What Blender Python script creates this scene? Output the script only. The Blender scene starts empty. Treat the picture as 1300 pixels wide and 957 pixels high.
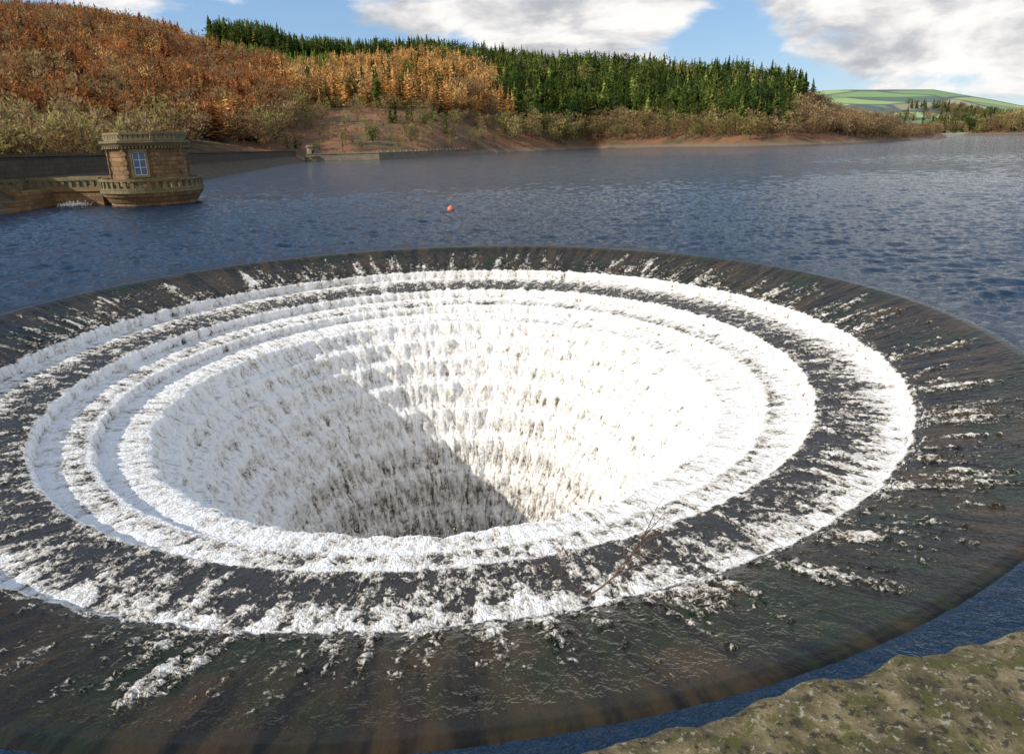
import bpy, math, random, numpy as np
from mathutils import Vector, Matrix, noise as mn
random.seed(7); rng=np.random.default_rng(7)
S=bpy.context.scene
COL=bpy.context.collection
# ------------------------------------------------------------------ helpers
def link(o,parent=None):
    COL.objects.link(o)
    if parent: o.parent=parent
    return o
def mesh_obj(name,verts,faces,mat=None,parent=None,smooth=False):
    me=bpy.data.meshes.new(name); me.from_pydata([tuple(v) for v in verts],[],[tuple(f) for f in faces]); me.update()
    o=bpy.data.objects.new(name,me)
    if mat: me.materials.append(mat)
    if smooth: me.polygons.foreach_set("use_smooth",[True]*len(me.polygons))
    return link(o,parent)
def grid_mesh(name,V,Fq):
    me=bpy.data.meshes.new(name); me.vertices.add(len(V)); me.vertices.foreach_set("co",np.ascontiguousarray(V,dtype=np.float32).ravel())
    me.loops.add(Fq.size); me.loops.foreach_set("vertex_index",Fq.ravel().astype(np.int32)); me.polygons.add(len(Fq))
    me.polygons.foreach_set("loop_start",np.arange(0,Fq.size,4,dtype=np.int32)); me.polygons.foreach_set("loop_total",np.full(len(Fq),4,dtype=np.int32))
    me.update(calc_edges=True); me.polygons.foreach_set("use_smooth",[True]*len(Fq)); return me
def empty(name,loc=(0,0,0)):
    o=bpy.data.objects.new(name,None); o.location=loc; return link(o)
class MB:
    def __init__(s): s.v=[]; s.f=[]
    def add(s,vs,fs):
        n=len(s.v); s.v+= [tuple(v) for v in vs]; s.f+=[tuple(i+n for i in f) for f in fs]
    def box(s,c,d,rot=0,j=0.0):
        cx,cy,cz=c; dx,dy,dz=[a/2 for a in d]; vs=[]
        for x in(-dx,dx):
            for y in(-dy,dy):
                for z in(-dz,dz):
                    X=x*math.cos(rot)-y*math.sin(rot); Y=x*math.sin(rot)+y*math.cos(rot)
                    vs.append((cx+X+random.uniform(-j,j),cy+Y+random.uniform(-j,j),cz+z+random.uniform(-j,j)))
        s.add(vs,[(0,1,3,2),(4,6,7,5),(0,4,5,1),(2,3,7,6),(0,2,6,4),(1,5,7,3)])
    def prism(s,c,n,r0,r1,z0,z1,rot=0,cap=True):
        vs=[]
        for (r,z) in((r0,z0),(r1,z1)):
            for i in range(n):
                a=rot+2*math.pi*i/n; vs.append((c[0]+r*math.cos(a),c[1]+r*math.sin(a),z))
        fs=[(i,(i+1)%n,n+(i+1)%n,n+i) for i in range(n)]
        if cap: fs+= [tuple(range(n-1,-1,-1)),tuple(range(n,2*n))]
        s.add(vs,fs)
    def obj(s,name,mat,parent=None,smooth=False): return mesh_obj(name,s.v,s.f,mat,parent,smooth)
def newmat(name):
    m=bpy.data.materials.new(name); m.use_nodes=True; nt=m.node_tree; nt.nodes.clear()
    out=nt.nodes.new("ShaderNodeOutputMaterial"); b=nt.nodes.new("ShaderNodeBsdfPrincipled")
    nt.links.new(b.outputs[0],out.inputs[0]); return m,nt,b,out
class N:
    def __init__(s,nt): s.nt=nt
    def n(s,t,**k):
        x=s.nt.nodes.new(t)
        for a,b in k.items(): setattr(x,a,b)
        return x
    def l(s,a,b): s.nt.links.new(a,b)
    def put(s,sock,v):
        if isinstance(v,bpy.types.NodeSocket): s.l(v,sock)
        else: sock.default_value=v
    def m(s,op,a,b=0.0,c=0.0,clamp=False):
        x=s.n("ShaderNodeMath",operation=op,use_clamp=clamp); s.put(x.inputs[0],a); s.put(x.inputs[1],b); s.put(x.inputs[2],c); return x.outputs[0]
    def vm(s,op,a,b=(0,0,0)):
        x=s.n("ShaderNodeVectorMath",operation=op); s.put(x.inputs[0],a); s.put(x.inputs[1],b); return x.outputs["Value"] if op in("LENGTH","DOT_PRODUCT","DISTANCE") else x.outputs[0]
    def noise(s,vec,scale,detail=4,rough=.55,dist=0.0):
        x=s.n("ShaderNodeTexNoise"); 
        if vec is not None: s.l(vec,x.inputs["Vector"])
        x.inputs["Scale"].default_value=scale; x.inputs["Detail"].default_value=detail; x.inputs["Roughness"].default_value=rough; x.inputs["Distortion"].default_value=dist
        return x.outputs["Fac"]
    def mr(s,v,a,b,c=0.,d=1.,smooth=True):
        x=s.n("ShaderNodeMapRange"); x.interpolation_type='SMOOTHSTEP' if smooth else 'LINEAR'
        for i,q in enumerate((v,a,b,c,d)): s.put(x.inputs[i],q)
        return x.outputs[0]
    def mix(s,f,a,b):
        x=s.n("ShaderNodeMix",data_type='RGBA'); s.put(x.inputs[0],f)
        for k,q in ((6,a),(7,b)):
            if isinstance(q,bpy.types.NodeSocket): s.l(q,x.inputs[k])
            else: x.inputs[k].default_value=(*q,1)
        return x.outputs[2]
    def ramp(s,f,pts):
        x=s.n("ShaderNodeValToRGB"); s.put(x.inputs[0],f); e=x.color_ramp.elements
        while len(e)<len(pts): e.new(.5)
        for i,(p,c) in enumerate(pts): e[i].position=p; e[i].color=(*c,1)
        return x.outputs[0]
    def bump(s,h,strength=.5,dist=.05,normal=None):
        x=s.n("ShaderNodeBump"); s.l(h,x.inputs["Height"]); x.inputs["Strength"].default_value=strength; x.inputs["Distance"].default_value=dist
        if normal: s.l(normal,x.inputs["Normal"])
        return x.outputs[0]
    def obj(s): return s.n("ShaderNodeTexCoord").outputs["Object"]
    def scl(s,v,k): return s.vm("MULTIPLY",v,k)

# ------------------------------------------------------------------ camera
F=853.4; p=math.radians(16.55); r=math.radians(1.37); H=4.099
cam=bpy.data.objects.new("camera",bpy.data.cameras.new("camera")); link(cam); S.camera=cam
cam.data.sensor_width=36; cam.data.lens=36*F/1300; cam.data.shift_y=-44.5/1300
cam.data.clip_end=20000; cam.data.clip_start=.05
Fw=Vector((0,math.cos(p),-math.sin(p))); U=Vector((0,math.sin(p),math.cos(p))); X=Vector((1,0,0))
R_=math.cos(r)*X-math.sin(r)*U; Up=math.sin(r)*X+math.cos(r)*U
M=Matrix(((R_.x,Up.x,-Fw.x,0),(R_.y,Up.y,-Fw.y,0),(R_.z,Up.z,-Fw.z,H),(0,0,0,1))); cam.matrix_world=M
S.view_settings.view_transform='Standard'; S.view_settings.look='None'; S.view_settings.exposure=0

# ------------------------------------------------------------------ sun + sky
SUN_AZ=Vector((-0.95,-0.32)).normalized(); SUN_EL=math.radians(31)
sd=Vector((SUN_AZ.x*math.cos(SUN_EL),SUN_AZ.y*math.cos(SUN_EL),math.sin(SUN_EL)))
sun=bpy.data.lights.new("sun","SUN"); sun.energy=5.0; sun.angle=math.radians(.6); sun.color=(1,.94,.84)
so=link(bpy.data.objects.new("sun",sun)); so.rotation_euler=sd.to_track_quat('Z','Y').to_euler()
W=bpy.data.worlds.new("World"); S.world=W; W.use_nodes=True; nt=W.node_tree; nt.nodes.clear(); w=N(nt)
out=w.n("ShaderNodeOutputWorld"); bg=w.n("ShaderNodeBackground"); w.l(bg.outputs[0],out.inputs[0])
sky=w.n("ShaderNodeTexSky"); sky.sky_type='NISHITA'; sky.sun_disc=False; sky.sun_elevation=SUN_EL; sky.sun_rotation=math.atan2(sd.x,sd.y)
sky.air_density=1.0; sky.dust_density=.3; sky.ozone_density=2.0
d=w.n("ShaderNodeTexCoord").outputs["Generated"]
dn=w.vm("NORMALIZE",d)
ds_=w.scl(dn,(1,1,2.6))
n1=w.noise(ds_,5.0,7,.60,.3); n2=w.noise(w.vm("ADD",ds_,(3.1,1.7,.4)),2.0,2,.5)
def blob(az,el,ra,re,amp):
    a=math.radians(az); e=math.radians(el)
    c=(math.sin(a)*math.cos(e),math.cos(a)*math.cos(e),math.sin(e))
    v=w.vm("SUBTRACT",dn,c)
    v=w.scl(v,(1/ra,1/ra,1/re)); L=w.vm("LENGTH",v)
    return w.m("MULTIPLY",w.mr(L,1.0,0.0),amp)
dens=w.m("ADD",n1,w.m("MULTIPLY",w.m("SUBTRACT",n2,.5),.35))
for b in [(5,7.4,.25,.12,.38),(-6,9.5,.16,.05,.2),(31,8.2,.28,.12,.46),(39,5.5,.25,.05,.3),(30,2.5,.2,.02,.14),(17,7.0,.08,.07,-.35),(-24,10.5,.4,.04,.12),(-4,26,.34,.26,.34),(34,28,.3,.3,.22)]:
    dens=w.m("ADD",dens,blob(*b))
sy=w.n("ShaderNodeSeparateXYZ"); w.l(dn,sy.inputs[0])
dens=w.m("ADD",dens,w.mr(sy.outputs[1],0,-.6,0,.22))  # unseen cloud added behind the camera so shadows get less blue fill
cm=w.mr(dens,.50,.66)
shade=w.mr(w.noise(w.vm("ADD",ds_,(0.02,0.01,-0.09)),5.0,5,.6,.25),.40,.62)
ccol=w.mix(shade,(8.6,8.35,8.1),(4.1,4.25,4.6))
skc=w.mix(.38,sky.outputs[0],(2.5,4.7,8.4))
w.l(w.mix(cm,skc,ccol),bg.inputs[0]); bg.inputs[1].default_value=.12

# ------------------------------------------------------------------ materials
def stone_mat(name,c1,c2,c3,scale=2.0,bw=.6,bh=.3,moss=.35,bump=.5,mortar=.012):
    m,nt,b,out=newmat(name); q=N(nt); o=q.obj()
    sx=q.n("ShaderNodeSeparateXYZ"); q.l(o,sx.inputs[0]); cx=q.n("ShaderNodeCombineXYZ")
    q.l(q.m("ADD",sx.outputs[0],sx.outputs[1]),cx.inputs[0]); q.l(sx.outputs[2],cx.inputs[1])
    br=q.n("ShaderNodeTexBrick"); q.l(cx.outputs[0],br.inputs["Vector"]); br.inputs["Scale"].default_value=1
    br.inputs["Brick Width"].default_value=bw; br.inputs["Row Height"].default_value=bh; br.inputs["Mortar Size"].default_value=mortar
    br.inputs["Color1"].default_value=(*c1,1); br.inputs["Color2"].default_value=(*c2,1); br.inputs["Mortar"].default_value=(*[x*.35 for x in c1],1)
    n=q.noise(o,scale,5,.6); n2=q.noise(o,scale*6,4,.6)
    c=q.mix(q.mr(n,.45,.7,0,moss+.3),br.outputs["Color"],c3)
    c=q.mix(q.mr(n2,.35,.75,0,.6),c,[x*.4 for x in c1])
    q.l(c,b.inputs["Base Color"]); b.inputs["Roughness"].default_value=.9
    q.l(q.bump(q.m("ADD",n2,q.m("MULTIPLY",br.outputs["Fac"],-.5)),bump,.05),b.inputs["Normal"])
    return m
M_tower=stone_mat("tower_stone",(.36,.20,.09),(.18,.11,.05),(.10,.08,.035),1.5,.7,.33,.3,.8,.02)
M_trim=stone_mat("mossy_coping",(.27,.21,.11),(.20,.16,.08),(.10,.11,.035),2.0,1.2,.4,.4)
M_dam=stone_mat("dam_stone",(.13,.09,.055),(.09,.065,.04),(.055,.05,.028),.6,1.2,.45,.35,.8)
M_wing=stone_mat("wing_wall_stone",(.30,.25,.18),(.22,.19,.14),(.12,.11,.07),.5,2,.6)
m,nt,b,_=newmat("glass"); q=N(nt); b.inputs["Base Color"].default_value=(.10,.16,.28,1); b.inputs["Roughness"].default_value=.12
M_glass=m
m,nt,b,_=newmat("white_paint"); b.inputs["Base Color"].default_value=(.6,.6,.58,1); M_white=m
m,nt,b,_=newmat("dark_slot"); b.inputs["Base Color"].default_value=(.02,.018,.015,1); M_dark=m
m,nt,b,_=newmat("buoy_red"); q=N(nt); b.inputs["Roughness"].default_value=.6
q.l(q.mix(q.mr(q.noise(q.obj(),6),.4,.7,0,.5),(.6,.14,.07),(.45,.22,.15)),b.inputs["Base Color"]); M_buoy=m

# water
m,nt,b,out=newmat("water"); q=N(nt); o=q.obj()
b.inputs["Base Color"].default_value=(.006,.022,.048,1); b.inputs["Roughness"].default_value=.05; b.inputs["IOR"].default_value=1.37
a1=q.noise(q.scl(o,(1.0,1.7,1)),.9,2,.6,.3); a2=q.noise(q.scl(o,(1.2,2.0,1)),5.0,3,.7,.4)
hgt=q.m("ADD",q.m("MULTIPLY",a1,.35),q.m("MULTIPLY",a2,.34))
q.l(q.bump(hgt,1.0,.17),b.inputs["Normal"]); M_water=m

# ------------------------------------------------------------------ bellmouth spillway
CX,CY=-1.757,15.766
lips=[(6.55,-1.82),(6.1,-2.3),(5.65,-2.85),(5.2,-3.5),(4.75,-4.25),(4.3,-5.15),(3.9,-6.15),(3.5,-7.4),(3.1,-9.0),(2.7,-11.2)]
K=[ # r,z,foam
(12.16,-.03,0),(12.06,-.005,0),(11.95,-.012,0),(11.8,-.06,.02),(11.6,-.14,.12),(11.3,-.24,.24),(11.0,-.33,.30),(10.6,-.45,.34),(10.25,-.57,.38),(10.1,-.64,.45),(10.05,-.68,.98),(10.02,-.92,.80),
(9.93,-.95,.92),(9.6,-.97,.70),(9.2,-1.0,.50),(8.7,-1.04,.38),(8.5,-1.07,.5),(8.44,-1.11,1.05),(8.40,-1.34,.78),(8.3,-1.37,1.0),(8.0,-1.39,.84),(7.65,-1.43,.64),(7.5,-1.47,1.05),(7.46,-1.68,.78),(7.35,-1.71,1.05),(7.0,-1.74,.92),(6.65,-1.78,.82)]
for i,(a,z) in enumerate(lips):
    dk=.012*i+.055*max(0,i-4)  # foam thins with depth; also paints the throat's shadow darker
    K.append((a,z,1.08-dk))
    if i+1<len(lips):
        nz=lips[i+1][1]; nr=lips[i+1][0]; w_=a-nr
        K.append((a-.12*w_,z+(nz-z)*.30,.89-dk)); K.append((a-.42*w_,z+(nz-z)*.70,.87-dk)); K.append((a-.62*w_,z+(nz-z)*.85,1.0-dk)); K.append((a-.85*w_,z+(nz-z)*.95,.89-dk))
K.append((2.5,-16,.3)); K.append((2.4,-22,.1))
pr=[];
for i in range(len(K)-1):
    a,b_=K[i],K[i+1]; L=math.hypot(a[0]-b_[0],a[1]-b_[1]); step=.024 if a[0]>3.45 else .12
    n=max(1,int(L/step))
    for k in range(n):
        t=k/n; pr.append(tuple(a[j]*(1-t)+b_[j]*t for j in range(3)))
pr.append(K[-1]); pr=np.array(pr); nS=len(pr); nA=1500
s=np.concatenate([[0],np.cumsum(np.hypot(np.diff(pr[:,0]),np.diff(pr[:,1])))])
th=np.linspace(0,2*math.pi,nA,endpoint=False)
wob=(.012*np.sin(th*37+1)+.010*np.sin(th*91+2)+.010*np.sin(th*173))
Rg=pr[:,0][:,None]+wob[None,:]*np.clip((s-1.9)/.2,0,1)[:,None]
sg=s[:,None]; tg=th[None,:]
irr=.07*np.sin(tg*9+sg*1.7)*np.sin(tg*23+sg*2.9+1)+.05*np.sin(tg*41-sg*3.1)*np.sin(tg*13+2)+.03*np.sin(tg*67+sg*9)
Rg=Rg+irr*np.clip((s-5.4)/1.5,0,1)[:,None]
V=np.stack([Rg*np.cos(th)[None,:],Rg*np.sin(th)[None,:],np.repeat(pr[:,1][:,None],nA,1)],-1).reshape(-1,3)
ii=np.arange(nS-1)[:,None]*nA; jj=np.arange(nA)[None,:]; j2=(jj+1)%nA
Fq=np.stack([ii+jj,ii+nA+jj,ii+nA+j2,ii+j2],-1).reshape(-1,4)[:,::-1]
me=grid_mesh("bellmouth_spillway",V,Fq)
at=me.attributes.new("foam",'FLOAT','POINT'); at.data.foreach_set("value",np.repeat(pr[:,2],nA).astype(np.float32))
fl=np.stack([np.tile(np.cos(th)*10,nS),np.tile(np.sin(th)*10,nS),np.repeat(s,nA)],-1).astype(np.float32)
at=me.attributes.new("flow",'FLOAT_VECTOR','POINT'); at.data.foreach_set("vector",fl.ravel())
spill=bpy.data.objects.new("bellmouth_spillway",me); spill.location=(CX,CY,0); link(spill)
m,nt,b,out=newmat("spillway_flow"); q=N(nt)
fa=q.n("ShaderNodeAttribute",attribute_name="foam").outputs["Fac"]; fv=q.n("ShaderNodeAttribute",attribute_name="flow").outputs["Vector"]
o=q.obj()
sx=q.n("ShaderNodeSeparateXYZ"); q.l(fv,sx.inputs[0]); sA=sx.outputs[2]
inner=q.mr(sA,1.9,2.2)
st=q.n("ShaderNodeCombineXYZ"); q.l(sx.outputs[0],st.inputs[0]); q.l(sx.outputs[1],st.inputs[1]); q.l(q.m("MULTIPLY",sA,q.mr(inner,0,1,.16,.5)),st.inputs[2])
streak=q.noise(st.outputs[0],4.8,3,.6,.35)
fine=q.noise(fv,20,3,.65,.3)
blobn=q.noise(o,6.5,3,.65,.6)
coarse=q.noise(q.scl(fv,(1,1,.12)),2.6,2,.6)
nn=q.m("ADD",q.m("MULTIPLY",streak,.38),q.m("MULTIPLY",fine,.26)); nn=q.m("ADD",nn,q.m("MULTIPLY",blobn,.36))
nn=q.m("ADD",q.m("MULTIPLY",q.m("SUBTRACT",nn,.5),3.3),.5)
nn=q.m("ADD",nn,q.m("MULTIPLY",q.m("SUBTRACT",coarse,.5),q.mr(inner,0,1,1.3,.7)))
thr=q.m("SUBTRACT",1.0,fa)
mask=q.mr(nn,q.m("SUBTRACT",thr,.08),q.m("ADD",thr,.14))
mask=q.m("MULTIPLY",mask,q.mr(fa,.02,.12))
rust=q.mix(q.mr(q.noise(o,.8,3,.6),.42,.62),(.045,.030,.015),(.014,.021,.009))
rust=q.mix(q.mr(q.noise(q.scl(fv,(1,1,.1)),4,3,.6),.4,.65),rust,(.010,.009,.008))
wet=q.mix(inner,rust,(.034,.033,.032))
wet=q.mix(q.mr(sA,4.2,6.5),wet,(.12,.10,.075))
foamc=q.mix(q.mr(nn,thr,q.m("ADD",thr,.55)),(.50,.455,.39),(.88,.875,.86))
q.l(q.mix(mask,wet,foamc),b.inputs["Base Color"])
q.l(q.mr(mask,0,1,.20,.8),b.inputs["Roughness"]); b.inputs["IOR"].default_value=1.33
b.inputs["Specular IOR Level"].default_value=.34
rip=q.noise(q.scl(fv,(1,1,.5)),7,3,.65,.3)
amp=q.mr(sA,.0,.6,.35,1.0)
hh=q.m("ADD",q.m("MULTIPLY",q.m("MULTIPLY",mask,nn),.030),q.m("MULTIPLY",q.m("MULTIPLY",rip,amp),.030))
dp=q.n("ShaderNodeDisplacement"); q.l(hh,dp.inputs["Height"]); dp.inputs["Midlevel"].default_value=0; dp.inputs["Scale"].default_value=1.4
q.l(dp.outputs[0],out.inputs["Displacement"]); m.displacement_method='BOTH'
me.materials.append(m)
# spray
def octs(P,sz):
    base=np.array([(1,0,0),(-1,0,0),(0,1,0),(0,-1,0),(0,0,1),(0,0,-1)],float)
    fc=np.array([(0,2,4),(2,1,4),(1,3,4),(3,0,4),(2,0,5),(1,2,5),(3,1,5),(0,3,5)])
    jit=rng.uniform(.6,1.4,(len(P),6,1)); v=P[:,None,:]+base[None]*jit*sz[:,None,None]
    return v.reshape(-1,3),(fc[None]+np.arange(len(P))[:,None,None]*6).reshape(-1,3)
PP=[];SZ=[]
steps=[(10.0,-.93,5000,.3,.08),(8.38,-1.35,6000,.3,.10),(7.44,-1.70,6000,.35,.12)]+[(a-.12,z-.3,5500,.35,.28) for a,z in lips[:7]]
for (a,z,n,wd,up) in steps:
    t=rng.uniform(0,2*math.pi,n); clump=.5+.5*np.sin(t*23+a*5)*np.sin(t*57+a); k=rng.uniform(0,1,n)<.35+.65*clump; t=t[k]; n=len(t)
    rr=a-np.abs(rng.normal(0,wd*.5,n)); zz=z+np.abs(rng.normal(0,up*.6,n)); PP.append(np.stack([rr*np.cos(t)+CX,rr*np.sin(t)+CY,zz],-1)); SZ.append(rng.uniform(.004,.012,n))
v,f=octs(np.concatenate(PP),np.concatenate(SZ))
m,nt,b,_=newmat("spray"); b.inputs["Base Color"].default_value=(.8,.8,.79,1); b.inputs["Roughness"].default_value=.5; M_spray=m
mesh_obj("water_spray",v.tolist(),f.tolist(),m,smooth=True)
n=500; Pq=np.stack([-34.6+rng.normal(0,.45,n),54.6+rng.normal(0,.3,n),.02+np.abs(rng.normal(0,.10,n))],-1); v,f=octs(Pq,rng.uniform(.03,.09,n)); mesh_obj("outfall_foam",v.tolist(),f.tolist(),M_spray,smooth=True)

# ------------------------------------------------------------------ reservoir water (real wind ripples out to the far shore)
nR,nT=900,2300
rr_=12.15*np.exp(np.linspace(0,math.log(430/12.15),nR)); tt=np.linspace(0,2*math.pi,nT,endpoint=False)
XX=(rr_[:,None]*np.cos(tt)[None,:]).astype(np.float32); YY=(rr_[:,None]*np.sin(tt)[None,:]).astype(np.float32)
spc=np.maximum(rr_*(2*math.pi/nT),rr_*math.log(430/12.15)/nR)[:,None].astype(np.float32)
ZZ=np.zeros_like(XX)
gust=(.75+.25*np.sin(XX*.021+YY*.047+1)+.2*np.sin(XX*.053-YY*.031+4)*np.sin(YY*.09+XX*.02)).astype(np.float32)
wr=np.random.default_rng(3)
for i in range(56):
    lam=.30*(9 ** (wr.uniform(0,1)**1.5)); ang=math.radians(-72+wr.normal(0,36)); kx,ky=2*math.pi/lam*math.cos(ang),2*math.pi/lam*math.sin(ang)
    A=.034*lam/(2*math.pi)*(1.15 if lam<.9 else (.75 if lam<1.6 else .5)); fade=np.clip((lam/spc-2.2)/2.0,0,1)
    ph=XX*kx+YY*ky+wr.uniform(0,6.28)+.8*np.sin(XX*.31+YY*.17*(i%5)+i); ZZ+=A*fade*np.sin(ph)
ZZ=ZZ*gust*(np.clip((rr_-12.15)/1.6,0,1)*np.clip(1.15-rr_/260,.4,1))[:,None].astype(np.float32)*1.35
V=np.stack([XX,YY,ZZ],-1).reshape(-1,3)
ring0=np.array([[R*math.cos(a),R*math.sin(a),z] for (R,z) in ((12.0,-.05),(12.08,-.006)) for a in tt],dtype=np.float32)
outr=[700,1300,2500,5000,9000]; ringo=np.array([[R*math.cos(a),R*math.sin(a),0] for R in outr for a in tt],dtype=np.float32)
V=np.concatenate([ring0,V,ringo]); NR=2+nR+len(outr)
ii=np.arange(NR-1)[:,None]*nT; jj=np.arange(nT)[None,:]; j2=(jj+1)%nT
Fq=np.stack([ii+jj,ii+nT+jj,ii+nT+j2,ii+j2],-1).reshape(-1,4)
me=grid_mesh("reservoir_water",V,Fq); me.materials.append(M_water)
wo=bpy.data.objects.new("reservoir_water",me); wo.location=(CX,CY,0); link(wo)

# ------------------------------------------------------------------ terrain
def az_(px): return math.degrees(math.atan((px-644)/889))
T=[(-2000,190,620,92),(0,190,620,92),(100,192,620,86),(200,200,620,80),(300,212,610,75),(400,228,600,70),(480,225,600,69),(540,235,580,65),(650,310,560,57),(750,362,545,49),(860,350,520,42),(940,318,500,34),(1000,325,490,29),(1035,340,490,21),(1060,350,490,14),(1120,385,490,10),(1180,470,560,4),(1198,520,560,.5),(1215,560,600,-4),(2000,600,700,-5)]
TA=[az_(t[0]) for t in T]; TA[0]=-90; TA[-1]=90
def prof(a): return [np.interp(a,TA,[t[k] for t in T]) for k in (1,2,3)]
def hgt_(x,y):
    a=math.degrees(math.atan2(x,y)); dd=math.hypot(x,y); s0,s1,h=prof(a)
    s0+=6*mn.noise((x*.02,y*.02,0)); t=(dd-s0)/(s1-s0)
    if t<0:
        if x<-28-.151*y-20 and y<260: return .8
        return max(-4,t*15)
    bank=1.6*min(1,(dd-s0)/5) if h>0 else 0
    if t<1: z=h*(.75*t+.25*math.sin(t*math.pi/2))
    else: z=h*max(.2,1-.35*(t-1))
    return z*1.0+bank+ (mn.fractal((x*.006,y*.006,1),1,2,4)*9*min(1,t*2) if h>3 else 0)
vs=[];fs=[]; na,nd=260,110
for i in range(na):
    a=math.radians(-75+125*i/(na-1))
    for k in range(nd):
        dd=75+ (1050-75)*(k/(nd-1))**1.3; x=dd*math.sin(a); y=dd*math.cos(a); vs.append((x,y,hgt_(x,y)))
for i in range(na-1):
    for k in range(nd-1): fs.append((i*nd+k,(i+1)*nd+k,(i+1)*nd+k+1,i*nd+k+1))
m,nt,b,_=newmat("hill_ground"); q=N(nt); o=q.obj()
c=q.ramp(q.noise(o,.05,6,.65),[(.3,(.05,.05,.018)),(.45,(.12,.075,.035)),(.58,(.22,.10,.045)),(.75,(.08,.07,.03))])
sz=q.n("ShaderNodeSeparateXYZ"); q.l(o,sz.inputs[0])
c=q.mix(q.mr(sz.outputs[2],.6,1.9,.8,0),c,(.18,.14,.10)); q.l(c,b.inputs["Base Color"]); b.inputs["Roughness"].default_value=1
q.l(q.bump(q.noise(o,.6,5,.7),.8,1.0),b.inputs["Normal"])
mesh_obj("hillside",vs,fs,m,smooth=True)

# ------------------------------------------------------------------ tree prototypes (height 1)
def fol_mat(name,cols):
    m,nt,b,out=newmat(name); q=N(nt); oi=q.n("ShaderNodeObjectInfo").outputs["Random"]
    c=q.ramp(oi,[(i/(len(cols)-1),c) for i,c in enumerate(cols)])
    nz=q.noise(q.obj(),7,1,.6); c2=q.n("ShaderNodeHueSaturation"); q.l(c,c2.inputs["Color"]); q.l(q.mr(nz,.35,.65,.6,1.45),c2.inputs["Value"])
    nt.nodes.remove(b); df=q.n("ShaderNodeBsdfDiffuse"); tr=q.n("ShaderNodeBsdfTranslucent"); mx=q.n("ShaderNodeMixShader"); mx.inputs[0].default_value=.36
    q.l(c2.outputs[0],df.inputs[0]); q.l(c2.outputs[0],tr.inputs[0]); q.l(df.outputs[0],mx.inputs[1]); q.l(tr.outputs[0],mx.inputs[2]); q.l(mx.outputs[0],out.inputs[0])
    return m
MF={'spruce':fol_mat("spruce_needles",[(.030,.055,.018),(.07,.11,.025),(.13,.165,.035),(.045,.08,.025),(.18,.18,.045)]),
'green':fol_mat("young_conifer_needles",[(.18,.24,.05),(.27,.33,.07),(.22,.28,.07)]),
'larch':fol_mat("larch_twigs",[(.46,.25,.08),(.64,.37,.12),(.70,.46,.19),(.34,.20,.08)]),
'rust':fol_mat("rust_larch_twigs",[(.30,.12,.045),(.44,.19,.07),(.18,.09,.04),(.38,.24,.10)]),
'bare':fol_mat("bare_twigs",[(.28,.19,.10),(.36,.26,.13),(.15,.11,.06),(.30,.17,.09)]),
'olive':fol_mat("olive_twigs",[(.27,.23,.08),(.40,.34,.13),(.14,.14,.05),(.32,.23,.10)])}
M_bark=stone_mat("bark",(.16,.12,.08),(.12,.09,.07),(.08,.08,.05),8,.1,.3)
def conifer(seed,wid,levels,blades,droop,jag,up0=.1,pw=.85):
    rd=random.Random(seed); v=[];f=[]
    for k in range(levels):
        t=k/(levels-1); z=up0+(1-up0)*t*.97; R=wid*(1-t)**pw*(1+rd.uniform(-.25,.2))+.012
        for j in range(blades):
            if rd.random()<jag: continue
            a=rd.uniform(0,6.283); rr=R*rd.uniform(.45,1.25); wd=R*.26+.010
            zc=z+rd.uniform(-.03,.03); n=len(v); ca,sa=math.cos(a),math.sin(a)
            v+=[(0,0,zc+.035),(ca*rr*.6-sa*wd,sa*rr*.6+ca*wd,zc-droop*rr*.5+rd.uniform(-.02,.02)),(ca*rr,sa*rr,zc-droop*rr),(ca*rr*.6+sa*wd,sa*rr*.6-ca*wd,zc-droop*rr*.5+rd.uniform(-.02,.02))]
            f+=[(n,n+1,n+2,n+3)]
    return v,f
def decid(seed,wid,nb,sz,up0=.15,nl=9):
    rd=random.Random(seed); v=[];f=[]
    lobes=[(rd.gauss(0,wid*.45),rd.gauss(0,wid*.45),rd.uniform(up0+.2,.82),rd.uniform(.13,.24)) for _ in range(nl)]
    for i in range(nb):
        L=rd.choice(lobes); d=Vector((rd.gauss(0,1),rd.gauss(0,1),rd.gauss(.2,1))).normalized(); rr=L[3]*rd.uniform(.4,1.1)
        c=Vector(L[:3])+d*rr; tdir=(d+Vector((rd.gauss(0,.5),rd.gauss(0,.5),rd.gauss(.5,.4)))).normalized()
        sd_=tdir.cross(Vector((rd.gauss(0,1),rd.gauss(0,1),rd.gauss(0,1)))).normalized()
        n=len(v); l=sz*rd.uniform(.7,1.5); w_=sz*.3
        v+=[tuple(c-tdir*l*.5),tuple(c+sd_*w_),tuple(c+tdir*l),tuple(c-sd_*w_)]; f.append((n,n+1,n+2,n+3))
    for L in lobes:
        n=len(v); b0=Vector((0,0,up0+.05)); e=Vector(L[:3]); w_=.010
        v+=[tuple(b0+Vector((w_,0,0))),tuple(b0-Vector((w_,0,0))),tuple(e)]; f.append((n,n+1,n+2))
        v+=[tuple(b0+Vector((0,w_,0))),tuple(b0-Vector((0,w_,0))),tuple(e)]; f.append((n+3,n+4,n+5))
    return v,f
def add_trunk(v,f,h,r0):
    n=len(v); k=6
    for i in range(k): a=6.283*i/k; v.append((r0*math.cos(a),r0*math.sin(a),-.03))
    v.append((0,0,h)); 
    for i in range(k): f.append((n+i,n+(i+1)%k,n+k))
    return k
def proto(name,vf,mat,parent,h=.95,r0=.018):
    v,f=vf; nf=len(f); k=add_trunk(v,f,h,r0)
    o=mesh_obj(name,v,f,mat,parent); o.data.materials.append(M_bark)
    for i in range(nf,nf+k): o.data.polygons[i].material_index=1
    return o
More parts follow.
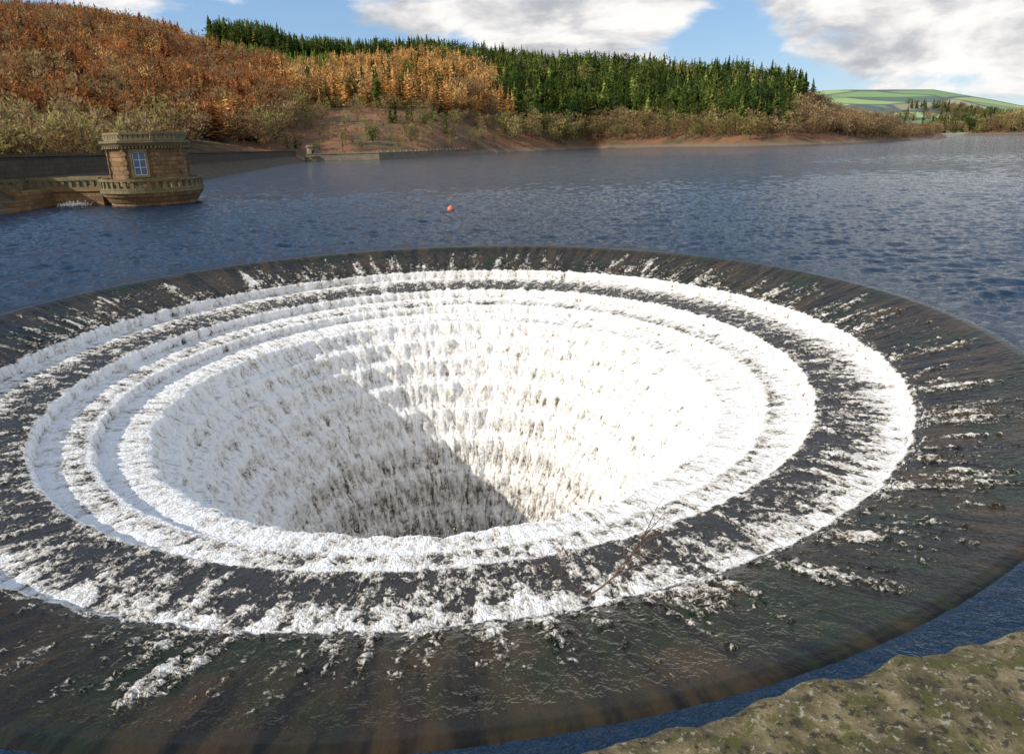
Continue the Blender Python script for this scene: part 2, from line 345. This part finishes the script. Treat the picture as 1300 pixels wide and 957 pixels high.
protos={'spruce':[lambda s:conifer(s,.26,16,11,.45,.05),lambda s:conifer(s,.20,18,9,.5,.1),lambda s:decid(s,.32,300,.06,.15,8)],
'green':[lambda s:conifer(s,.28,13,11,.3,.05)],
'larch':[lambda s:conifer(s,.24,16,12,.05,.25,.1,.75),lambda s:conifer(s,.19,18,11,.0,.3),lambda s:decid(s,.25,260,.05,.1,8)],
'rust':[lambda s:conifer(s,.25,15,12,.0,.2,.1,.7),lambda s:decid(s,.28,240,.055),lambda s:decid(s,.33,260,.05)],
'bare':[lambda s:decid(s,.36,300,.05,.1),lambda s:decid(s,.30,260,.05,.1)],
'olive':[lambda s:decid(s,.40,320,.05,.05),lambda s:decid(s,.33,280,.05,.08)]}
names={'spruce':"spruce_forest",'green':"young_conifer_plantation",'larch':"larch_forest",'rust':"rust_larch_forest",'bare':"bare_woodland",'olive':"shoreline_trees"}
place={}
def put(kind,x,y,z,h):
    k=random.randrange(len(protos[kind]))
    if kind=='spruce' and k==2 and random.random()<.3: k=0
    place.setdefault((kind,k),[]).append((x,y,z,h))
def px_of(a): return 644+889*math.tan(math.radians(a))
sp=5.0; cnt=0
for ix in range(-122,80):
    for iy in range(8,150):
        x=ix*sp+random.uniform(-2.5,2.5); y=iy*sp+random.uniform(-2.5,2.5)
        a=math.degrees(math.atan2(x,y)); 
        if a<-44 or a>32.5: continue
        dd=math.hypot(x,y); s0,s1,h=prof(a)
        t=(dd-s0)/(s1-s0)
        if dd<s0-(45 if a<-17 else -5) or t>1.12 : continue
        if y<212 and x>-28-.151*y-30: continue
        px=px_of(a); z=hgt_(x,y)
        if z<.7: continue
        nz=mn.fractal((x*.012,y*.012,5),1,2,3); nz2=mn.noise((x*.03,y*.03,9)); u=random.random()
        kind=None; hh=random.uniform(9,15)
        if px>1010+nz*30 or (px>640 and t<.16+nz*.12):
            kind='bare' if (px>1010 or u<.35) else 'olive'; hh=random.uniform(7,14) if px<1040 else random.uniform(8,13)
            if px>1130: hh=random.uniform(6,9)
        elif px>640+nz*50-(t-.4)*190:
            kind='spruce' if u<.88 else 'green'; hh=random.uniform(8,20)
            if nz2>.35 and u<.4: kind='olive'
        elif px>370+nz*40:
            if t>.84+nz*.05: kind='spruce' if u<.8 else 'green'; hh=random.uniform(10,18)
            elif t>.52+nz*.10: kind='green' if u<.9 else 'larch'; hh=random.uniform(5,8)
            elif t<.20+nz*.06:
                if u<.45: continue
                kind='bare' if u<.7 else ('olive' if u<.93 else 'spruce'); hh=random.uniform(4,8)
            else:
                kind='larch' if u<.85 else ('spruce' if nz2>-.05 else 'bare'); hh=random.uniform(8,17)
        else:
            if t>.88 and px>285: kind='spruce'; hh=random.uniform(14,23)
            elif t>.66 and px>250: kind='green'; hh=random.uniform(6,9)
            elif t<.12+nz*.10: kind='bare' if u<.75 else 'olive'; hh=random.uniform(8,14)
            else: kind='rust' if u<.76 else ('bare' if nz2<.1 else 'larch'); hh=random.uniform(8,16)
        put(kind,x,y,z-.3,hh); cnt+=1
print("trees",cnt)
# ---- distant land
def far_h(x,y):
    a=math.degrees(math.atan2(x,y)); dd=math.hypot(x,y)
    rh=np.interp(a,[10,24,31,36,40,60],[112,118,106,62,62,90])
    t=(dd-1050)/(2300-1050)
    if t<0: return max(-4,t*300)
    z=rh*(min(1,t)**1.1 if t<1 else max(.3,1-.4*(t-1)))
    return z+mn.fractal((x*.0015,y*.0015,3),1,2,3)*14*min(1,t*4)+2
vs=[];fs=[];na,nd=160,60
for i in range(na):
    a=math.radians(14+50*i/(na-1))
    for k in range(nd):
        dd=1000+2600*(k/(nd-1)); x=dd*math.sin(a); y=dd*math.cos(a); vs.append((x,y,far_h(x,y)))
for i in range(na-1):
    for k in range(nd-1): fs.append((i*nd+k,(i+1)*nd+k,(i+1)*nd+k+1,i*nd+k+1))
m,nt,b,_=newmat("field_patchwork"); q=N(nt); o=q.obj()
vor=q.n("ShaderNodeTexVoronoi"); q.l(o,vor.inputs["Vector"]); vor.inputs["Scale"].default_value=.0055
ed=q.n("ShaderNodeTexVoronoi",feature='DISTANCE_TO_EDGE'); q.l(o,ed.inputs["Vector"]); ed.inputs["Scale"].default_value=.0055
sv=q.n("ShaderNodeSeparateColor"); q.l(vor.outputs["Color"],sv.inputs[0])
c=q.ramp(sv.outputs[0],[(0,(.06,.10,.04)),(.3,(.20,.34,.06)),(.5,(.30,.40,.09)),(.7,(.30,.26,.13)),(1,(.03,.05,.025))])
c=q.mix(q.mr(ed.outputs["Distance"],.03,.06,.9,0),c,(.035,.05,.03))
c=q.mix(.14,c,(.30,.38,.48)); q.l(c,b.inputs["Base Color"]); b.inputs["Roughness"].default_value=1  # distance haze mixed into the field colour
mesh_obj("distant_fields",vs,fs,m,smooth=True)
for i in range(2200):
    a=math.radians(random.choice([random.gauss(33.0,1.5),random.uniform(29,40),random.gauss(37,1.5)])); dd=random.uniform(1075,1900); x=dd*math.sin(a); y=dd*math.cos(a)
    if mn.noise((x*.006,y*.006,2))>(.0 if dd<1450 else .3): put(random.choice(['spruce','spruce','bare']),x,y,far_h(x,y)-.5,random.uniform(10,20))
# nearer headland at right edge of view
def hl(x,y):
    e=((x-590)/90)**2+((y-735)/110)**2; return 12*(1-e) if e<1.3 else -4
vs=[];fs=[];g=40
for i in range(g):
    for k in range(g):
        x=480+230*i/(g-1); y=600+270*k/(g-1); vs.append((x,y,max(-4,hl(x,y))))
for i in range(g-1):
    for k in range(g-1): fs.append((i*g+k,(i+1)*g+k,(i+1)*g+k+1,i*g+k+1))
mesh_obj("headland",vs,fs,bpy.data.materials["hill_ground"],smooth=True)
for i in range(900):
    x=random.uniform(490,690); y=random.uniform(610,860)
    if hl(x,y)>1: put(random.choice(['spruce','olive','bare']),x,y,hl(x,y)-.3,random.uniform(10,22))

def forest():
    parents={}
    for (kind,vi),pts in place.items():
        nm=names[kind]
        vs=[];fs=[]
        for (x,y,z,h) in pts:
            a=random.uniform(0,6.283); n=len(vs)
            for k in range(4):
                an=a+k*math.pi/2+math.pi/4; vs.append((x+h*.7071*math.cos(an),y+h*.7071*math.sin(an),z))
            fs.append((n,n+1,n+2,n+3))
        if kind not in parents: parents[kind]=empty(nm)
        par=mesh_obj("stand_%d"%vi,vs,fs,None,parents[kind])
        par.instance_type='FACES'; par.use_instance_faces_scale=True; par.instance_faces_scale=1.0
        par.show_instancer_for_render=False; par.show_instancer_for_viewport=False
        proto("tree_%s_%d"%(kind,vi),protos[kind][vi](11+vi),MF[kind],par)
forest()

# ------------------------------------------------------------------ dam
def dx(y): return -28-.151*y
mb=MB(); sec=[(0,-1.5),(-0.0,-.2),(-3.2,2.0),(-3.2,3.55),(-3.05,3.6),(-3.05,3.85),(-3.75,3.85),(-3.75,3.0),(-9,3.0),(-9.6,3.0),(-22,-3)]
ys=list(range(-100,205,4))+[206]; 
for yy in ys:
    k=np.interp(yy,[0,60,206],[1.08,1.06,.80])
    for (a,z) in sec: mb.v.append((dx(yy)+a+random.uniform(-.03,.03),yy,z*k if z>0 else z))
ns=len(sec)
for i in range(len(ys)-1):
    for k in range(ns-1): mb.f.append((i*ns+k,i*ns+k+1,(i+1)*ns+k+1,(i+1)*ns+k))
mb.f.append(tuple(range((len(ys)-1)*ns,len(ys)*ns)))
mb.obj("dam_wall",M_dam)

# ------------------------------------------------------------------ valve tower
def balustrade(mb,p0,p1,z,h=.95,step=.62,th=.26):
    p0=Vector(p0);p1=Vector(p1); L=(p1-p0).length; rot=math.atan2((p1-p0).y,(p1-p0).x); c=(p0+p1)/2
    mb.box((c.x,c.y,z+.10),(L,th,.2),rot); mb.box((c.x,c.y,z+h-.12),(L,th+.1,.24),rot)
    n=max(1,int(L/step))
    for i in range(n+1):
        q_=p0+(p1-p0)*(i/n); mb.box((q_.x,q_.y,z+h/2-.01),(.24,th-.04,h-.44),rot)
tw=empty("valve_tower"); TC=(-28.75,56.0)
face=math.atan2(-TC[1],-TC[0])-math.radians(14)
n8=8; rot8=face+math.pi/8
mb=MB(); NB=40; GR=3.62
mb.prism(TC,NB,3.10,3.15,-1.5,.25); mb.prism(TC,NB,3.25,3.50,.252,.70); mb.prism(TC,NB,3.58,3.70,.702,.98); mb.obj("rounded_base",M_tower,tw)
mb=MB(); mb.prism(TC,NB,3.78,3.78,.983,1.20)
for i in range(NB):
    a0=2*math.pi*i/NB;a1=2*math.pi*(i+1)/NB
    P0=(TC[0]+GR*math.cos(a0),TC[1]+GR*math.sin(a0));P1=(TC[0]+GR*math.cos(a1),TC[1]+GR*math.sin(a1))
    c=((P0[0]+P1[0])/2,(P0[1]+P1[1])/2); rr=math.atan2(P1[1]-P0[1],P1[0]-P0[0]); L=math.dist(P0,P1)
    mb.box((c[0],c[1],1.28),(L*.985,.22,.16),rr); mb.box((c[0],c[1],1.96),(L*1.03,.30,.18),rr); mb.box((c[0],c[1],1.61),(.24,.17,.52),rr)
mb.obj("gallery_balustrade",M_trim,tw)
Rb=2.85
mb=MB(); mb.prism(TC,8,Rb+.12,Rb+.08,1.223,1.7,rot8); mb.prism(TC,8,Rb,Rb-.02,1.702,4.45,rot8); 
for i in range(8):
    a=rot8+i*math.pi/4
    for k in range(8):
        mb.box((TC[0]+(Rb-.10)*math.cos(a),TC[1]+(Rb-.10)*math.sin(a),1.9+k*.33),(.28,.34 if k%2 else .52,.29),a)
mb.obj("octagonal_walls",M_tower,tw)
mb=MB(); mb.prism(TC,8,Rb+.18,Rb+.36,4.453,4.68,rot8); mb.prism(TC,8,Rb+.42,Rb+.42,4.683,4.86,rot8)
mb.prism(TC,8,Rb+.06,Rb+.06,4.863,4.98,rot8); mb.prism(TC,8,Rb+.10,Rb+.10,5.30,5.46,rot8)
for i in range(8):
    a0=rot8+i*math.pi/4;a1=a0+math.pi/4
    for k in range(6):
        t=k/6; x=TC[0]+(Rb-.05)*(math.cos(a0)*(1-t)+math.cos(a1)*t); y=TC[1]+(Rb-.05)*(math.sin(a0)*(1-t)+math.sin(a1)*t)
        mb.box((x,y,5.14),(.20,.3,.32),a0+math.pi/8)
    for k in range(9):
        t=(k+.5)/9; x=TC[0]+(Rb+.16)*(math.cos(a0)*(1-t)+math.cos(a1)*t); y=TC[1]+(Rb+.16)*(math.sin(a0)*(1-t)+math.sin(a1)*t)
        mb.box((x,y,4.36),(.28,.14,.18),a0+math.pi/8)
mb.obj("cornice_and_parapet",M_trim,tw)
mb=MB(); mb.prism(TC,8,Rb-.35,Rb-.4,4.98,5.2,rot8); mb.obj("flat_roof",M_dam,tw)
ap=Rb*math.cos(math.pi/8)
for fi in (0,3,5):
    a=face+fi*math.pi/4; nx,ny=math.cos(a),math.sin(a); 
    def P(off,side,z): return (TC[0]+nx*(ap+off)-ny*side,TC[1]+ny*(ap+off)+nx*side,z)
    g=MB(); g.box(P(.00,0,3.15),(.06,.86,1.7),a); g.obj("window_glass_%d"%fi,M_glass,tw)
    g=MB()
    for sy_ in(-.43,0,.43): g.box(P(.05,sy_,3.15),(.05,.05,1.7),a)
    for zz in(2.32,2.87,3.43,3.98): g.box(P(.055,0,zz),(.04,.9,.05),a)
    g.obj("window_bars_%d"%fi,M_white,tw)
    g=MB(); g.box(P(.10,0,2.2),(.30,1.25,.16),a); g.box(P(.08,0,4.12),(.22,1.3,.2),a)
    for sy_ in(-.55,.55): g.box(P(.08,sy_,3.15),(.18,.17,1.75),a)
    g.obj("window_surround_%d"%fi,M_trim,tw)
# causeway from dam to tower
cw=empty("stone_causeway"); A0=Vector((-38.5,56.8)); A1=Vector((-32.3,56.3)); rot=math.atan2((A1-A0).y,(A1-A0).x); c=(A0+A1)/2; L=(A1-A0).length
mb=MB(); mb.box((c.x,c.y,-.2),(L,2.6,2.6),rot); mb.box((c.x,c.y,1.163),(L+.02,2.8,.12),rot); mb.box((-38.2,54.0,-.3),(3.0,4,3.2),rot); mb.box((-37.2,51.2,-.5),(2.4,2.4,2.4),rot); mb.box((-36.8,49.2,-.7),(2.2,1.8,2.0),rot)
mb.obj("causeway_wall",M_tower,cw)
mb=MB(); nrm=Vector((-(A1-A0).y,(A1-A0).x)).normalized()
for sgn in(-1,1): balustrade(mb,A0+nrm*1.25*sgn,A1+nrm*1.25*sgn,1.226)
balustrade(mb,(-39.6,52.2),(-36.8,52.1),1.303); 
mb.obj("causeway_balustrade",M_trim,cw)

# second small valve house at end of dam
vh=empty("stone_valve_house"); C2=(-57.5,207)
mb=MB(); mb.prism(C2,12,2.7,2.6,-1.5,1.2); mb.prism(C2,8,1.75,1.75,1.203,3.9,.3); mb.obj("walls",M_wing,vh)
mb=MB(); mb.prism(C2,12,2.85,2.85,1.21,1.4); mb.prism(C2,8,2.05,2.05,3.903,4.25,.3); mb.prism(C2,8,1.8,1.8,4.253,4.6,.3); mb.obj("cornice",M_trim,vh)
mb=MB(); mb.box((C2[0]+.4,C2[1]-1.68,2.6),(.7,.12,1.3),.2); mb.obj("window",M_dark,vh)
ww=MB(); pts=[(-59,206),(-50,206.5),(-38,206),(-31,222),(-24,246),(-15,280)]
for i in range(len(pts)-1):
    a=Vector(pts[i]);b_=Vector(pts[i+1]); c=(a+b_)/2; rr=math.atan2((b_-a).y,(b_-a).x); L=(b_-a).length
    ww.box((c.x,c.y,.2),(L+.6,1.4,3.4-.15*i),rr); ww.box((c.x,c.y,2.03-.075*i),(L+.7,1.7,.25),rr)
    for k in range(int(L/3)):
        q_=a+(b_-a)*((k+.5)/int(L/3)); ww.box((q_.x,q_.y,2.4-.075*i),(.5,.5,.5),rr)
ww.obj("wing_wall",M_wing)
vd=MB(); D0=Vector((640,800)); D1=Vector((705,765)); rr=math.atan2((D1-D0).y,(D1-D0).x)
c=(D0+D1)/2; vd.box((c.x,c.y,9),(76,7,2.4),rr)
for k in range(7): q_=D0+(D1-D0)*(k/6); vd.box((q_.x,q_.y,3.4),(2.6,6,8.7),rr)
m,nt,b,_=newmat("pale_concrete"); q=N(nt); q.l(q.mix(q.noise(q.obj(),.3,4,.6),(.36,.31,.25),(.48,.43,.35)),b.inputs["Base Color"]); M_conc=m
vd.obj("road_viaduct",m)

# buoy
by=empty("marker_buoy",(-3.7,43.7,0.03)); by.scale=(.9,.9,.9); vs=[];fs=[]
prf=[(0,-.25),(.18,-.2),(.27,-.05),(.27,.08),(.2,.2),(.08,.28),(.04,.32),(0,.33)]
for (R,z) in prf:
    for i in range(14): a=6.283*i/14; vs.append((R*math.cos(a),R*math.sin(a),z))
for k in range(len(prf)-1):
    for i in range(14): fs.append((k*14+i,k*14+(i+1)%14,(k+1)*14+(i+1)%14,(k+1)*14+i))
mesh_obj("float",vs,fs,M_buoy,by,True)

# ------------------------------------------------------------------ near parapet wall & walkway
e0=Vector((0.50,1.12)); e1=Vector((1.2,1.32)); dr=(e1-e0).normalized(); nr=Vector((-dr.y,dr.x))
vs=[];fs=[]; nu,nv=420,120
prof2=[]
for k in range(nv):
    t=k/(nv-1)
    if t<.12: a=(1-t/.12); prof2.append((0.0,3.0-.05-a*.35))
    elif t<.25: a=(t-.12)/.13*math.pi/2; prof2.append((-.05+.05*math.cos(a),2.95+.05*math.sin(a)))
    elif t<.9: prof2.append((-.05-(t-.25)/.65*.45,3.0))
    else: prof2.append((-.5,3.0-(t-.9)/.1*.8))
for i in range(nu):
    u=-2.6+6.6*i/(nu-1)
    for (w_,z) in prof2:
        P=e0+dr*u+nr*w_; nz=mn.fractal((P.x*9,P.y*9,z*9),.9,2,6)*.011+mn.noise((P.x*2,P.y*2,z*2))*.02
        e=nr*nz if w_>-.2 else Vector((0,0))
        vs.append((P.x+e.x,P.y+e.y,z+(nz if z>2.97 else 0)))
for i in range(nu-1):
    for k in range(nv-1): fs.append((i*nv+k,(i+1)*nv+k,(i+1)*nv+k+1,i*nv+k+1))
m,nt,b,_=newmat("lichen_stone"); q=N(nt); o=q.obj()
c=q.ramp(q.noise(o,9,8,.7),[(.32,(.035,.03,.018)),(.45,(.13,.105,.05)),(.58,(.28,.22,.115)),(.75,(.46,.40,.27))])
c=q.mix(q.mr(q.noise(o,14,6,.7),.50,.58,0,.85),c,(.10,.10,.018)); c=q.mix(q.mr(q.noise(o,60,4,.7),.58,.64,0,.8),c,(.50,.47,.36)); c=q.mix(q.mr(q.noise(o,40,5,.7),.46,.38,0,.85),c,(.025,.022,.014))
q.l(c,b.inputs["Base Color"]); b.inputs["Roughness"].default_value=.95; q.l(q.bump(q.noise(o,60,7,.75),1.0,.02),b.inputs["Normal"])
pw=empty("stone_parapet_wall"); mesh_obj("coping",vs,fs,m,pw,True)
mb=MB(); c=e0+dr*.7+nr*(-.25); mb.box((c.x,c.y,.6),(6.6,.42,4.2),math.atan2(dr.y,dr.x)); mb.obj("wall_body",M_dam,pw)
mb=MB(); c=e0+dr*.7+nr*(-2.3); mb.box((c.x,c.y,.4),(6.6,3.6,4.0),math.atan2(dr.y,dr.x)); mb.obj("walkway_pavement",M_wing)

# branch caught on the spillway
m,nt,b,_=newmat("twig"); q=N(nt); q.l(q.mix(q.noise(q.obj(),20,3),(.10,.045,.03),(.16,.09,.05)),b.inputs["Base Color"]); M_twig=m
mb=MB()
def twig(p0,d,L,rad,dep):
    n=5; p=p0.copy(); d=d.normalized()
    for i in range(n):
        d=(d+Vector((random.gauss(0,.12),random.gauss(0,.12),random.gauss(0,.08)))).normalized(); p2=p+d*L/n
        s_=d.cross(Vector((0,0,1))).normalized(); t_=d.cross(s_); r0=rad*(1-i/n*.6); r1=rad*(1-(i+1)/n*.6)
        vs=[]
        for (pp,r_) in((p,r0),(p2,r1)):
            for k in range(5): a=6.283*k/5; vs.append(pp+s_*r_*math.cos(a)+t_*r_*math.sin(a))
        mb.add(vs,[(k,(k+1)%5,5+(k+1)%5,5+k) for k in range(5)])
        if dep>0 and i>0:
            for _ in range(2 if dep>1 else 1): twig(p2,(d+Vector((random.gauss(0,.6),random.gauss(0,.6),random.gauss(.15,.2)))),L*.5,rad*.55,dep-1)
        p=p2
twig(Vector((0.75,6.15,-.60)),Vector((.65,.35,.30)),.85,.012,2)
twig(Vector((0.75,6.15,-.60)),Vector((-.6,.2,.35)),.6,.009,2)
mb.obj("driftwood_branch",M_twig)
